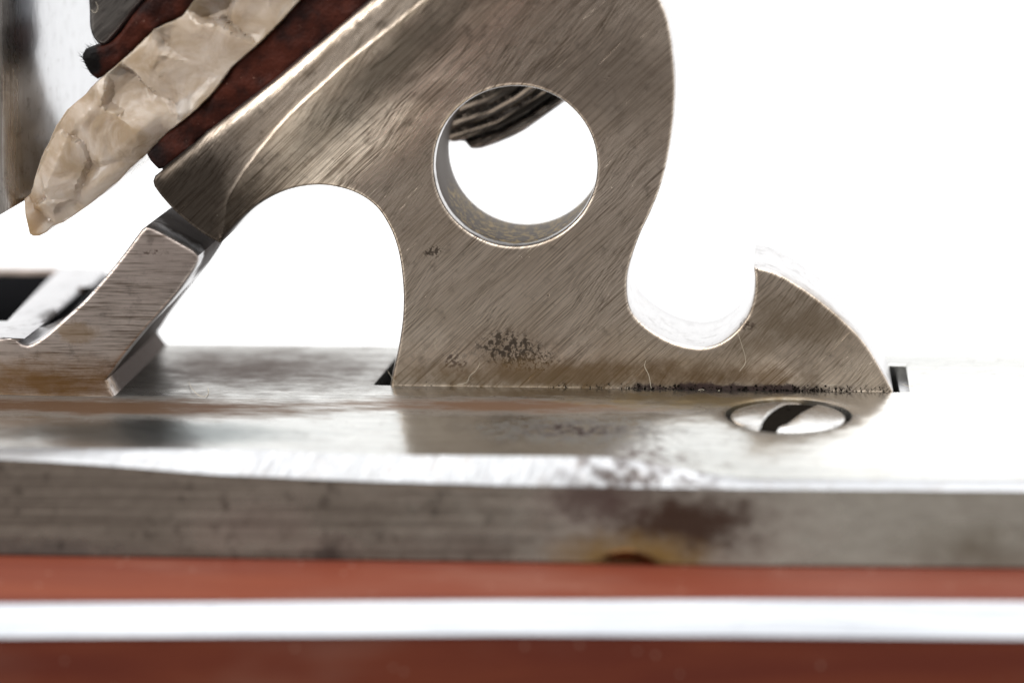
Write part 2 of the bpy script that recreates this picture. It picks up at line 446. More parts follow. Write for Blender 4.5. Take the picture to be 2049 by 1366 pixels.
m_plate = steel('plate_steel', [(.36, .365, .35, 1), (.50, .505, .49, 1), (.64, .64, .61, 1)], axis='Z', ang=0, rough=(.17, .24),
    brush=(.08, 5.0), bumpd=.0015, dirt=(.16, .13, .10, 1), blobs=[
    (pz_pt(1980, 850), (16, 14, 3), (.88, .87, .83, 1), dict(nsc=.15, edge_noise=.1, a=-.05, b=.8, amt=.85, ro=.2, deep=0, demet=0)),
    (pz_pt(1020, 812), (8.5, 1.8, 1.0), (.16, .085, .045, 1), dict(nsc=1.3, st=.3, a=-.5, b=.7, amt=.92, ro=.5, deep=0, demet=.6, mat=.9)),
    (pz_pt(200, 815), (11, 2.3, 1.0), (.11, .055, .024, 1), dict(nsc=1.2, st=.25, a=-.6, b=.6, amt=.94, ro=.5, deep=0, demet=.6, mat=.9)),
    (pz_pt(300, 872), (9.5, 3.4, 1), (.25, .27, .27, 1), dict(nsc=.3, edge_noise=.15, a=-.1, b=.6, amt=.8, ro=.25, deep=0, demet=.0, mat=.7)),  # dull grey reflection painted into the plate left of the hammer
    (pz_pt(500, 738), (9.5, 6.0, 1), (.085, .060, .050, 1), dict(nsc=.9, st=.5, mat=.75, a=-.7, b=1.1, amt=.86, ro=.5, deep=.1, demet=.3)),  # brown stain with a dark reflection painted into it
    (pz_pt(1400, 800), (9, 2.6, 1), (.26, .19, .08, 1), dict(nsc=.4, a=-.1, b=.9, amt=.8, ro=.35, deep=0, demet=.1, mat=.5)),
    (pz_pt(1150, 860), (5.2, 2.8, 1.5), (.04, .02, .016, 1), dict(nsc=1.2, st=.6, a=-.3, b=.9, fine=(.42, .54, 1.6), amt=.95, ro=.6, demet=.4, mat=.9)),
    (pz_pt(1290, 905), (3.5, 2.6, 2.5), (.08, .05, .045, 1), dict(mat=.8, nsc=1.2, a=-.2, b=.8, fine=(.40, .62, 1.8), amt=.9, ro=.5, demet=.5)),
    (pz_pt(1578, 827), (4.1, 4.6, 1.5), (.09, .048, .02, 1), dict(mat=.8, nsc=.5, edge_noise=.2, a=0, b=.5, amt=.8, ro=.45, demet=.3)),
    ])
m_side = steel('plate_side_steel', [(.14, .108, .086, 1), (.34, .285, .24, 1), (.56, .475, .405, 1)], axis='Y', ang=0, rough=(.17, .27),
    brush=(.045, 3.6), bumpd=.003, grime_amt=.75, dirt=(.09, .065, .05, 1), blobs=[
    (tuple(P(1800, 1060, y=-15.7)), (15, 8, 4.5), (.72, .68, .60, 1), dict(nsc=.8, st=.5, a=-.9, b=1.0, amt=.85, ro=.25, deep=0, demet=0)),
    (tuple(P(900, 1090, y=-15.7)), (7, 8, 1.2), (.13, .10, .085, 1), dict(nsc=1.0, st=.5, a=-.6, b=1.3, amt=.6, ro=.4, deep=0, demet=.1)),
    (tuple(P(1950, 1100, y=-15.7)), (4, 8, 1.6), (.14, .11, .07, 1), dict(nsc=1.0, st=.6, a=-.5, b=1.3, amt=.7, ro=.4, deep=0, demet=.1)),
    (tuple(P(1370, 1040, y=-15.7)), (4.8, 8, 1.9), (.040, .018, .011, 1), dict(nsc=1.0, st=.7, a=-.9, b=.8, amt=.97, ro=.6, demet=.5, mat=.8)),
    (tuple(P(1170, 1000, y=-15.7)), (3.2, 8, 1.2), (.07, .045, .04, 1), dict(nsc=1.3, st=.7, a=-.4, b=.8, amt=.85, ro=.6, demet=.5, mat=.8)),
    (tuple(P(1255, 1125, y=-15.7)), (4.3, 8, 1.6), (.20, .12, .035, 1), dict(nsc=.8, edge_noise=.25, a=-.4, b=.6, amt=.9, ro=.45, demet=.4, mat=.6)),
    (tuple(P(1255, 1133, y=-15.7)), (2.6, 8, 1.1), (.05, .022, .008, 1), dict(nsc=.8, edge_noise=.2, a=0, b=.4, amt=.95, ro=.5, demet=.4)),
    (tuple(P(665, 1095, y=-15.7)), (1.6, 8, .9), (.035, .025, .022, 1), dict(nsc=1.1, a=-.5, b=.8, amt=.9, ro=.6, demet=.5, mat=.8)),
    (tuple(P(110, 1085, y=-15.7)), (7, 8, 1.0), (.05, .05, .05, 1), dict(nsc=.5, a=-.1, b=.8, amt=.7, ro=.4, demet=.2)),
    (tuple(P(520, 1040, y=-15.7)), (3.6, 8, 1.6), (.13, .10, .085, 1), dict(nsc=.5, a=-.3, b=1.0, amt=.7, ro=.5, demet=.4, mat=.6)),
    ])
m_edge = steel('bright_worn_edge', [(.20, .20, .205, 1), (.31, .315, .32, 1), (.45, .46, .475, 1)], axis='Y', ang=math.radians(58), rough=(.25, .4),
    brush=(.4, 7.0), bumpd=.006, dirt=(.3, .26, .23, 1), blobs=[
    (tuple(P(1290, 930, y=-15)), (3.6, 5, 3.0), (.045, .028, .021, 1), dict(nsc=1.3, a=-.7, b=.6, fine=(.40, .62, 1.0), amt=.9, ro=.5, demet=.2, mat=.6)),
    ])
m_stop = steel('pan_steel', [(.20, .155, .125, 1), (.58, .49, .44, 1), (.80, .69, .63, 1)], axis='Y', ang=0, rough=(.30, .42),
    brush=(.30, 6.0), bumpd=.010, contrast=(.42, .58), pits=.34, blobs=[
    (px_pt(90, 765, -3.5), (8.5, 3, 1.5), (.22, .115, .03, 1), dict(nsc=1.1, st=.5, edge_noise=.45, a=-.4, b=1.0, amt=.9, ro=.42, deep=0, demet=.2)),
    (tuple(P(370, 470, y=1.7)), (5.5, 5.0, 2.5), (.032, .022, .017, 1), dict(nsc=1, edge_noise=.12, a=0, b=.25, amt=.95, ro=.5, deep=.3, demet=.3, mat=.7)),
    (tuple(P(290, 720, y=4.6)), (6.5, 8.25, 8.0), (.09, .075, .068, 1), dict(nsc=.7, edge_noise=.15, a=0, b=.25, amt=.95, ro=.55, deep=.3, demet=.3, mat=.85)),
    (px_pt(150, 665, -3.5), (1.8, 3, .8), (.30, .19, .09, 1), dict(nsc=.9, a=0, b=.6, amt=.6, ro=.42, deep=0, demet=.2)),
    (px_pt(310, 505, -3.5), (.9, 1, .16), (.07, .04, .03, 1), dict(nsc=3, edge_noise=.5, a=-.2, b=.5, fine=(.45, .6, 4), deep=.4, demet=0)),
    ])
m_frizzen = steel('frizzen_steel', [(.24, .21, .185, 1), (.42, .39, .36, 1), (.56, .53, .50, 1)], axis='Y', ang=math.radians(88), rough=(.24, .36),
    brush=(.05, 5.0), bumpd=.006)
m_dark = steel('blackened_steel', [(.05, .048, .047, 1), (.14, .135, .13, 1), (.55, .52, .49, 1)], axis='Y', ang=math.radians(31), rough=(.22, .4),
    brush=(.12, 1.5), bumpd=.05, contrast=(.47, .60), warp_amt=.1)
m_jaw = steel('jaw_steel', [(.04, .037, .035, 1), (.11, .10, .095, 1), (.30, .28, .26, 1)], axis='Y', ang=math.radians(42), rough=(.35, .5),
    brush=(.3, 3.0), bumpd=.02)
m_screw = steel('screw_steel', [(.5, .5, .49, 1), (.7, .69, .67, 1), (.85, .84, .82, 1)], axis='Z', ang=0.5, rough=(.2, .32),
    brush=(.3, 4.0), bumpd=.004)
m_strip = steel('polished_strip_metal', [(.28, .30, .33, 1), (.38, .40, .43, 1), (.50, .51, .53, 1)], axis='Y', ang=0, rough=(.2, .3),
    brush=(.04, 2.2), bumpd=.003, specks=False, grime_amt=.1, bigb=.006)

def plain(name, col, rough=.6, **k):
    n = NT(name); c = n.mix(n.noise(n.mm, 2, 4), tuple(v*.6 for v in col[:3])+(1,), col)
    n.set(Base_Color=c, Roughness=rough, Specular_IOR_Level=0.0, **k); return n.m
m_soot = plain('black_soot', (.010, .010, .011, 1), .75)
m_slot = plain('greasy_dark_recess', (.012, .010, .008, 1), .8)
m_fibre = plain('lint', (.75, .68, .55, 1), .6)
m_grit = plain('orange_grit', (.5, .25, .05, 1), .5)

def leather():
    n = NT('red_brown_leather')
    a = n.noise(n.mm, .7, 3, .5); b = n.vor(n.mm, 5)
    col = n.mix(n.step(a, .3, .7), (.014, .004, .003, 1), (.075, .017, .009, 1))
    sp_ = n.step(n.noise(n.mm, 2.6, 5, .7), .64, .74)
    col = n.mix(n.math('MULTIPLY', sp_, .55), col, (.42, .24, .18, 1))
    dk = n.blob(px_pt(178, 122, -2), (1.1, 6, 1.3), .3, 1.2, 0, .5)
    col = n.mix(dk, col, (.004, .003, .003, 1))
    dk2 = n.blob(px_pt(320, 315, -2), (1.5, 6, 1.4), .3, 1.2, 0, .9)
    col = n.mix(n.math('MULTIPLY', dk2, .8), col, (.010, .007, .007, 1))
    h = n.math('ADD', a, n.math('MULTIPLY', b, .25))
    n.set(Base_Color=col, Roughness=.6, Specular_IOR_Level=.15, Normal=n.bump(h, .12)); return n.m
m_leather = leather()

def flintmat():
    n = NT('honey_flint')
    a = n.noise(n.mm, .35, 4, .6, 1.0)
    col = n.mix(n.step(a, .35, .68), (.46, .335, .21, 1), (.72, .61, .51, 1))
    edge = n.blob(px_pt(70, 430, -1), (1.1, 9, 1.9), .2, .8, 0, .6)
    col = n.mix(n.math('MULTIPLY', edge, .8), col, (.40, .24, .10, 1))
    vein = n.step(n.noise(n.map(n.mm, rot=(0, .7, 0), sc=(.35, 1, 1.3)), .8, 6, .7, 1.5), .60, .66)
    col = n.mix(n.math('MULTIPLY', vein, .22), col, (.36, .25, .14, 1))
    h = n.noise(n.mm, .9, 3, .5, .6)
    v = n.vec('LENGTH', n.vec('SUBTRACT', n.mm, px_pt(330, 330, -3)))
    w = n.math('SINE', n.math('ADD', n.math('MULTIPLY', v, 5.5), n.math('MULTIPLY', n.noise(n.mm, .8, 2), 9)))
    hh = n.math('ADD', h, n.math('MULTIPLY', w, .10))
    n.set(Base_Color=col, Roughness=.24, Normal=n.bump(hh, .07), Subsurface_Weight=.35, Transmission_Weight=.5, IOR=1.5, Subsurface_Scale=1.6*S, Coat_Weight=.45, Coat_Roughness=.2)
    n.b.inputs['Subsurface Radius'].default_value = (1, .8, .55)
    return n.m
m_flint = flintmat()

def woodmat():
    n = NT('red_varnished_wood')
    v = n.map(n.mm, sc=(.03, .5, .5))
    g = n.noise(v, 1, 5, .6, .8); g2 = n.noise(n.map(n.mm, sc=(.12, 3, 3)), 1, 3, .6)
    col = n.mix(n.step(g, .3, .7), (.135, .032, .020, 1), (.19, .049, .025, 1))
    col = n.mix(n.math('MULTIPLY', g2, .35), col, (.13, .035, .024, 1))
    haz = n.step(n.noise(n.map(n.mm, loc=(2, 3, 4), sc=(.35, 1, 1)), .25, 3), .5, .75)
    col = n.mix(n.math('MULTIPLY', haz, .35), col, (.24, .12, .09, 1))
    d = n.step(n.vor(n.mm, .9), .10, .05)
    col = n.mix(n.math('MULTIPLY', d, .4), col, (.6, .45, .36, 1))
    n.set(Base_Color=col, Roughness=.45, Specular_IOR_Level=.08, Coat_Weight=.02, Coat_Roughness=.15, Normal=n.bump(g2, .02)); return n.m
m_wood = woodmat()

# ------------------------------------------------------------------ stock (wood) and its bright edge strip
top_e = [(-900, 904), (0, 905), (300, 903), (700, 905), (1024, 908), (1400, 914), (2049, 920), (2900, 930)]
ch_b = [(-900, 912), (0, 918), (125, 924), (250, 933), (425, 948), (700, 961), (1024, 971), (1500, 978), (2049, 982), (2900, 988)]
sd_b = [(-900, 1101), (0, 1112), (1024, 1126), (1500, 1134), (2049, 1138), (2900, 1148)]
st_t = [(-900, 1216), (0, 1210), (1024, 1203), (1500, 1203), (2049, 1207), (2900, 1214)]
st_b = [(-900, 1281), (0, 1277), (1024, 1272), (1500, 1275), (2049, 1280), (2900, 1287)]
ip = lambda tab, x: float(np.interp(x, [t[0] for t in tab], [t[1] for t in tab]))
pxs = list(np.linspace(-800, 2850, 150))

def sweep(name, rows, mat, parent=None, sharp=32, caps=True):
    """rows: list over stations of lists of 3-D points (same count)"""
    V = [p for r in rows for p in r]; k = len(rows[0]); Fc = []
    for i in range(len(rows)-1):
        for j in range(k):
            a, b = i*k+j, i*k+(j+1) % k
            Fc.append((a, b, b+k, a+k))
    if caps: Fc.append(tuple(range(k))[::-1]); Fc.append(tuple(range((len(rows)-1)*k, len(rows)*k)))
    return finish(name, V, Fc, mat, parent, sharp=sharp)

# front edge, bevel end and bottom edge of the plate, station by station
fe = [P(a, ip(top_e, a), z=0) for a in pxs]
def top_z(p):
    x, y = p[:, 0], p[:, 1]
    k = np.clip((x-P(1180, 880, z=0).x)/9, 0, 1); k = k*k*(3-2*k)
    z = -k*.80*(np.clip((-4.8-y)/8.0, 0, None))**1.8
    l = np.clip((P(760, 880, z=0).x-x)/6, 0, 1); l = l*l*(3-2*l)
    return z+l*.022*np.clip(-4-y, 0, None)
cf = np.polyfit([p.x for p in fe], [p.y for p in fe], 1)      # the front edge is straight
for p in fe: p.y = float(np.polyval(cf, p.x))
fez = top_z(np.array([(p.x, p.y) for p in fe]))
for p, h in zip(fe, fez): p.z = float(h)
ch = []
for p, a in zip(fe, pxs):
    w = P(a, ip(ch_b, a), y=p.y-1.2)
    ch.append((p.copy(), Vector((p.x, w.y, min(w.z, p.z-.12)+.02*mnoise.noise(Vector((p.x*.5, 9, 1)))))))
LEAN = .22                                       # the side face leans out a little towards its foot
sb = []
for (t, w), a in zip(ch, pxs):
    q = P(a, ip(sd_b, a), y=w.y-LEAN*4)
    sb.append(Vector((w.x, w.y-LEAN*4, q.z)))
YS = float(np.mean([w.y for t, w in ch]))-.3
stock = thing('gun_stock', 'red brown varnished wooden stock with a bright metal edge strip, below the steel plate', 'gun stock', (0, -14, -30))
rows, srows = [], []
zfit = np.polyfit([p.x for p in sb], [p.z for p in sb], 1)
for a in pxs:
    ZB = sb[len(rows)].z+.02
    top = P(a, ip(st_t, a), z=ZB-.15)
    y2 = top.y
    bot = P(a, ip(st_b, a), y=y2-1.2)
    x = top.x
    wob = .006*mnoise.noise(Vector((x*.35, 3, 0)))
    rows.append([Vector((x, 14, ZB+.02)), Vector((x, top.y+.12, ZB-.02)), Vector((x, top.y+.02, ZB-.16)),
                 Vector((x, bot.y+.06, bot.z+.1)), Vector((x, bot.y+.05, bot.z-.08)), Vector((x, bot.y+.05, -30)), Vector((x, 14, -30))])
    t0 = Vector((x, top.y+wob, ZB-.08)); b0 = Vector((x, bot.y, bot.z+wob)); nrm = Vector((0, -.707, .707))*.10
    srows.append([t0+Vector((0, .5, 0)), t0+nrm*.2, t0+nrm*.7+(b0-t0)*.04, t0+(b0-t0)*.3+nrm*1.0, t0+(b0-t0)*.75+nrm*1.0, b0+nrm*.75-(b0-t0)*.02, b0+nrm*.1, b0+Vector((0, .6, -.05)), t0+Vector((0, .6, -.5))])
sweep('stock_body', rows, m_wood, stock)
sweep('edge_strip', srows, m_strip, stock, sharp=14)

# ------------------------------------------------------------------ top plate
plate = thing('lock_plate', 'long grey steel plate with rust stains and a shiny slanted front edge, under the hammer', 'metal plate', (0, -2, -5.2))
rear = [(-900, 676), (350, 688), (750, 692), (1850, 711), (2049, 713), (2900, 724)]
re_ = [P(a, ip(rear, a), z=0) for a in pxs]
out2 = [(p.x, p.y) for p in fe]+[(fe[-1].x, re_[-1].y)]+[(p.x, p.y) for p in re_[::-1] if fe[0].x+.5 < p.x < fe[-1].x-.5]+[(fe[0].x, re_[0].y)]
sx0, sx1 = P(746, 768, z=0).x, P(1820, 778, z=0).x
SF = .12
slot = smooth_poly([[(sx0, SF), (sx1, SF)], [(sx1, SF), (sx1+.1, 6.6)], [(sx1+.1, 6.6), (sx0+.3, 6.95)], [(sx0+.3, 6.95), (sx0, SF)]], .6)
SC = P(1578, 827, z=0); SR = 3.38
scy = (P(1578, 789, z=0).y+P(1578, 864, z=0).y)/2
SC = Vector((SC.x, min(scy, -SR-.25), 0))
hole = [(SC.x+SR*math.cos(t), SC.y+SR*math.sin(t)) for t in np.linspace(0, 2*math.pi, 64, endpoint=False)]
YF = float(np.mean([p.y for p in fe]))
bmv, bmf = [], []
# top sheet
P2 = list(out2); n0 = len(P2); E = [(i, (i+1) % n0) for i in range(n0)]
for h in (slot, hole):
    for kk, dd in enumerate((0, .1, .25)):
        q = offset(h if sarea(h) < 0 else h[::-1], dd) if dd else np.array(h if sarea(h) < 0 else h[::-1])
        b = len(P2); P2 += [tuple(v) for v in q]; E += [(b+i, b+(i+1) % len(q)) for i in range(len(q))]
xs = np.arange(fe[0].x, fe[-1].x, .8); ys = np.arange(YF+.3, 11, .45)
G = np.array([(a, b) for a in xs for b in ys])
k_ = inside(G, out2) & ~inside(G, slot) & ~inside(G, hole)
G = G[k_]; G = G[(dist_line(G, slot, True) > .35) & (dist_line(G, hole, True) > .35) & (dist_line(G, out2, True) > .12)]
P2 += [tuple(v) for v in G]
r = delaunay_2d_cdt([Vector(v) for v in P2], E, [], 0, 1e-6, True)
vv = np.array([tuple(v) for v in r[0]]); tt = np.array([list(t) for t in r[2]]); cen = vv[tt].mean(1)
tt = tt[inside(cen, out2) & ~inside(cen, slot) & ~inside(cen, hole)]
zz = top_z(vv)
for h in (slot, hole):
    d = dist_line(vv, h, True); zz = zz-np.clip(1-d/.25, 0, 1)**2*.10
bmv = [Vector((vv[i][0], vv[i][1], zz[i])) for i in range(len(vv))]; bmf = [tuple(int(i) for i in t) for t in tt]
def strip(ptsA, ptsB, closed=False):
    b = len(bmv); n = len(ptsA); bmv.extend(ptsA); bmv.extend(ptsB)
    for i in range(n if closed else n-1):
        j = (i+1) % n; bmf.append((b+i, b+j, b+n+j, b+n+i))
for h, dep in ((slot, 5), (hole, 1.6)):
    hz = top_z(np.array(h))-.10
    strip([Vector((p[0], p[1], hz[i])) for i, p in enumerate(h)], [Vector((p[0], p[1], -dep)) for p in h], True)
strip([p.copy() for p in re_], [Vector((p.x, p.y+.05, -6)) for p in re_])
for side in (fe[0].x, fe[-1].x):
    pass
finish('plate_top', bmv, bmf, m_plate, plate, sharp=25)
# chamfer + side: separate looks
bmv, bmf = [], []
ks = (0, .06, .5, .94, 1.0)
rings_ = []
for kq in ks:
    bul = .05*math.sin(math.pi*kq)
    rings_.append([t.lerp(w, kq)+Vector((0, -bul, bul)) for t, w in ch])
for a, b in zip(rings_[:-1], rings_[1:]): strip(a, b)
strip(rings_[0], [p+Vector((0, .8, -.9)) for p in rings_[0]])
strip(rings_[-1], [p+Vector((0, .8, -.3)) for p in rings_[-1]])
finish('bevelled_edge', bmv, bmf, m_edge, plate, sharp=60)
bmv, bmf = [], []
up = [Vector((w.x, w.y+.0, w.z-.02)) for t, w in ch]
up2 = [Vector((w.x, w.y-.02, w.z-.12)) for t, w in ch]
dn = [Vector((p.x, p.y-.02, p.z+.12)) for p in sb]
dn2 = [Vector((p.x, p.y+.12, p.z-.14)) for p in dn]
dn3 = [Vector((p.x, p.y+1.5, p.z-.14)) for p in dn]
up0 = [Vector((p.x, p.y+1.0, p.z)) for p in up]
for a, b in zip((up0, up, up2, dn, dn2), (up, up2, dn, dn2, dn3)): strip(a, b)
finish('plate_side', bmv, bmf, m_side, plate, sharp=20)
# inside of the slot: dark floor
def boxv(x0, x1, y0, y1, z0, z1):
    v = [(x, y, z) for x in (x0, x1) for y in (y0, y1) for z in (z0, z1)]
    return v, [(0, 1, 3, 2), (4, 6, 7, 5), (0, 4, 5, 1), (2, 3, 7, 6), (0, 2, 6, 4), (1, 5, 7, 3)]
v, f_ = boxv(sx0-.3, sx1+.3, -.5, 7.4, -5.0, -2.2); finish('slot_recess', v, f_, m_slot, plate)
v, f_ = boxv(sx1-.42, sx1+.3, .2, 7.2, -2.6, -.7); finish('slot_step', v, f_, m_side, plate)

# countersunk screw
sc = []
def disc_profile(prof, c, seg=64):
    V, Fc = [], []
    for rr, z in prof:
        for k in range(seg):
            t = 2*math.pi*k/seg; V.append((c.x+rr*math.cos(t), c.y+rr*math.sin(t), c.z+z))
    for i in range(len(prof)-1):
        for k in range(seg):
            a, b = i*seg+k, i*seg+(k+1) % seg; Fc.append((a, b, b+seg, a+seg))
    Fc.append(tuple(range(seg))); Fc.append(tuple(range((len(prof)-1)*seg, len(prof)*seg))[::-1])
    return V, Fc
d0 = P(1487, 857, z=.1); d1 = P(1594, 793, z=.1)
sd_ = (d1-d0); sd_.z = 0; sd_.normalize(); sn = Vector((-sd_.y, sd_.x, 0))
outl = [(SC.x+3.14*math.cos(t), SC.y+3.14*math.sin(t)) for t in np.linspace(0, 2*math.pi, 90, endpoint=False)]
def half(sign):
    pts = [(x, y) for x, y in outl if sign*((x-SC.x)*sn.x+(y-SC.y)*sn.y) > .42]
    # order along the arc
    ang = [math.atan2((y-SC.y)*1.0, (x-SC.x)) for x, y in pts]
    c0 = math.atan2(sn.y*sign, sn.x*sign)
    pts = [p for _, p in sorted(zip([((a_-c0+math.pi) % (2*math.pi)) for a_ in ang], pts))]
    return pts
def dome(p):
    d2 = (p[:, 0]-SC.x)**2+(p[:, 1]-SC.y)**2
    return .30-d2*.052
screw = relief('screw', half(1), m_screw, dome, C(-1.4), plate, bevel=.14, grid=.35, orient='xy', bback=.01)
h2 = relief('screw_head_half', half(-1), m_screw, dome, C(-1.4), screw, bevel=.34, grid=.35, orient='xy', bback=.01)
V, Fc = disc_profile([(3.1, -1.5), (3.12, -.33), (1.5, .05), (.1, .16)], SC); finish('screw_slot', V, Fc[:-2], m_slot, screw)
# half sunk screw low on the side of the plate
c2 = P(1255, 1183, y=sb[84].y); YS = sb[84].y+.10
V, Fc = [], []
prof = [(2.25, .9), (2.25, -.02), (2.1, -.12), (1.7, -.10), (1.6, .1), (.05, .1)]
for rr, yy in prof:
    for k in range(48):
        t = 2*math.pi*k/48; V.append((c2.x+rr*math.cos(t), YS+yy, c2.z+rr*math.sin(t)))
for i in range(len(prof)-1):
    for k in range(48):
        a, b = i*48+k, i*48+(k+1) % 48; Fc.append((a, b, b+48, a+48))
m_rustscrew = steel('rusty_screw', [(.03, .015, .008, 1), (.08, .035, .012, 1), (.22, .12, .05, 1)], rough=(.2, .4), bumpd=.05, brush=(1, 1.5), contrast=(.4, .7))
finish('side_screw', V, Fc, m_rustscrew, plate)

# ------------------------------------------------------------------ pan block with the upright stop
pan = thing('pan_block', 'grey brown steel block with slanting upright arm, under the hammer jaw', 'gun part', tuple(P(100, 795, z=0)))
YP = -3.5
arm = [[(-500, 783), (232, 799)], [(232, 799), (221, 782), (211, 762)], [(211, 762), (224, 745), (247, 713), (290, 660), (313, 634), (356, 584), (390, 536), (397, 522)],
       [(397, 522), (398, 511), (388, 501), (362, 486), (329, 468), (304, 456), (292, 453), (282, 461)], [(282, 461), (244, 512), (204, 561), (165, 604), (132, 634), (99, 663), (72, 683), (54, 690), (44, 688), (36, 682)],
       [(36, 682), (0, 677), (-500, 671)], [(-500, 671), (-500, 783)]]
aw = smooth_poly([XZ(s, YP) for s in arm], .3)
def arm_back(p):
    z = p[:, 1]
    b = np.interp(z, [0, 1.2, 3, 5, 6.5, 9], [9.6, 9.0, 7.2, 5.0, 3.9, 3.0])
    k = np.clip((p[:, 0]-P(20, 690, y=YP).x)/2.0, 0, 1)
    return (YP+1.4)*(1-k)+b*k
relief('upright_arm', aw, m_stop, lambda p: np.full(len(p), YP)+.05*np.sin(p[:, 0]*.8), arm_back, pan, bevel=.22, grid=.6)
# pan body behind it
zt = P(0, 677, y=YP).z-.15
pb = [(q[0], max(q[1], YP+.6)) for q in XY([(-500, 671), (40, 684), (110, 650), (215, 532), (-500, 522)], zt)]
panout = smooth_poly([[pb[i], pb[(i+1) % 5]] for i in range(5)], .6)
cav = smooth_poly([[q[i], q[(i+1) % 4]] for q in [XY([(-480, 536), (112, 538), (10, 640), (-480, 640)], zt)] for i in range(4)], .5)
groove = smooth_poly([[q[i], q[(i+1) % 4]] for q in [XY([(40, 680), (78, 682), (186, 572), (160, 575)], zt)] for i in range(4)], .5)
relief('pan_body', panout, m_stop, C(zt), C(zt-1.6), pan, holes=[cav, groove], bevel=.3, grid=.9, orient='xy')
v, f_ = boxv(pb[0][0]+.5, pb[2][0]-.3, YP+1.5, 17, .05, zt-.4); finish('pan_floor', v, f_, m_soot, pan)

# ------------------------------------------------------------------ frizzen
fr = thing('frizzen', 'tall streaked steel frizzen plate at the left edge, touching the flint tip', 'frizzen', tuple(P(0, 432, y=-2)))
fx = P(46, 300, y=-2).x
prof = [(fx-14, -2.0), (fx-4, -2.05), (fx-3.2, -2.2), (fx-2.2, -2.2)]
for t in np.linspace(0, math.pi/2, 14)[1:]:
    prof.append((fx-2.2+2.5*math.sin(t), -2.2+5.2*(1-math.cos(t))))
prof += [(fx+.35, 6), (fx+.33, 9), (fx+.3, 16.5), (fx-.4, 17), (fx-3.0, 17), (fx-3.4, 2.5), (fx-14, 2.5)]
rows = []
for i in range(26):
    t = i/25
    row = []
    for (x, y) in prof:
        zb = P(0, 432, y=-2).z+(x-P(0, 432, y=-2).x)*.55
        zt_ = P(0, -260, y=-2).z
        z = zb+(zt_-zb)*t
        bow = .9*((z-16)/12)**2
        e = .25 if i in (0,) else 0
        row.append(Vector((x+bow*.4-.2, y, z)))
    rows.append(row)
sweep('frizzen_plate', rows, m_frizzen, fr, sharp=40)

# ------------------------------------------------------------------ hammer
ham = thing('hammer', 'grey brushed steel hammer with round hole and hooked tail, rising from the plate', 'gun hammer', (4, 3.5, 0))
base = [(1788, 783), (780, 770)]
left_arc = [(780, 770), (787, 735), (795, 700), (801, 665), (805, 630), (806, 590), (803, 550), (797, 510), (787, 475), (774, 447), (757, 421), (735, 401), (705, 384), (672, 373), (640, 368), (600, 372), (565, 383), (530, 401), (500, 423), (470, 453), (450, 477), (440, 487)]
jaw_end = [(440, 487), (420, 478), (388, 458), (348, 425), (322, 397), (306, 376), (303, 365), (307, 354), (319, 341)]
jaw_top = [(319, 341), (366, 303), (410, 264), (476, 214), (542, 163), (622, 96), (700, 31), (740, -2), (860, -105), (1010, -240)]
neck = [(1010, -240), (1180, -240)]
back_ = [(1180, -240), (1240, -150), (1290, -60), (1318, -8), (1334, 30), (1343, 70), (1348, 116), (1351, 160), (1350, 210), (1345, 265), (1336, 320), (1322, 375), (1302, 425), (1283, 465), (1268, 505), (1258, 540), (1255, 570), (1257, 600), (1265, 624), (1285, 647), (1317, 670), (1351, 686), (1386, 694), (1413, 694), (1441, 685), (1470, 664), (1491, 638), (1503, 612), (1509, 585), (1510, 558), (1508, 538)]
hook = [(1508, 534), (1539, 540), (1572, 555), (1613, 581), (1658, 615), (1708, 660), (1737, 694), (1754, 722), (1771, 752), (1788, 783)]
segs = []
bl, br = P(780, 770, y=0), P(1788, 783, y=0)
def sg(l): return XZ(l, 0)
def sj(l): return XZ(l, -2.85)
def sa(l): return [XZ([q], -2.85*max(0, (640-q[0])/200)**1.4 if q[1] < 500 else 0)[0] for q in l]
lo_base = [(br.x, br.z), (br.x+.8, -2), (bl.x-.2, -2), (bl.x, bl.z)]
hk = sg(hook); 
hout = smooth_poly([[hk[-1], (hk[-1][0], -1.8)], [(hk[-1][0], -1.8), (bl.x, -1.8)], [(bl.x, -1.8), (bl.x, bl.z)], sa(left_arc), sj(jaw_end), sj(jaw_top), [sj(neck)[0], sg(neck)[1]], sg(back_), [sg(back_)[-1], hk[0]], hk], .28)
hc = smooth_poly([sg([(1031+163*math.cos(t), 332+160*math.sin(t)) for t in np.linspace(0, 2*math.pi, 40)])], .3)
hc = hc[:-0] if False else hc
rim_px = [(440, 487), (449, 455), (453, 425), (457, 400), (470, 375), (488, 346), (520, 303), (578, 234), (641, 176), (700, 122), (766, 70), (845, 6), (930, -60), (1040, -150), (1120, -240)]
rim = smooth_line(sj(rim_px), .3)
jp = sj(jaw_end)+sj(jaw_top)[1:]+rim[::-1]
JH = 3.0
jt_line = sj(jaw_top)
def ham_front(p):
    d = dist_line(p, rim); inj = inside(p, jp)
    z = p[:, 1]
    L = np.interp(z, [8, 11, 16, 25], [4.5, 6.5, 9.0, 10.0])
    cove = -JH*np.clip(1-d/L, 0, 1)**2.1
    jawf = -JH+.35*(1-np.exp(-d/2.0))
    y = np.where(inj | (d < 1e-4), jawf, cove)
    y -= .06*np.exp(-(d/.07)**2)
    dj = dist_line(p, jt_line); y += .34*np.clip(1-dj/.40, 0, 1)
    # slight hand-filed waviness
    y += np.array([.035*mnoise.noise(Vector((a[0]*.35, 0, a[1]*.35))) for a in p])
    return y
def ham_back(p):
    d = dist_line(p, rim); inj = inside(p, jp)
    return np.where(inj, 10.0, 7.0+3.0*np.clip(1-d/5, 0, 1)**2)
inner_rim = [q for q in rim[2:-2]]
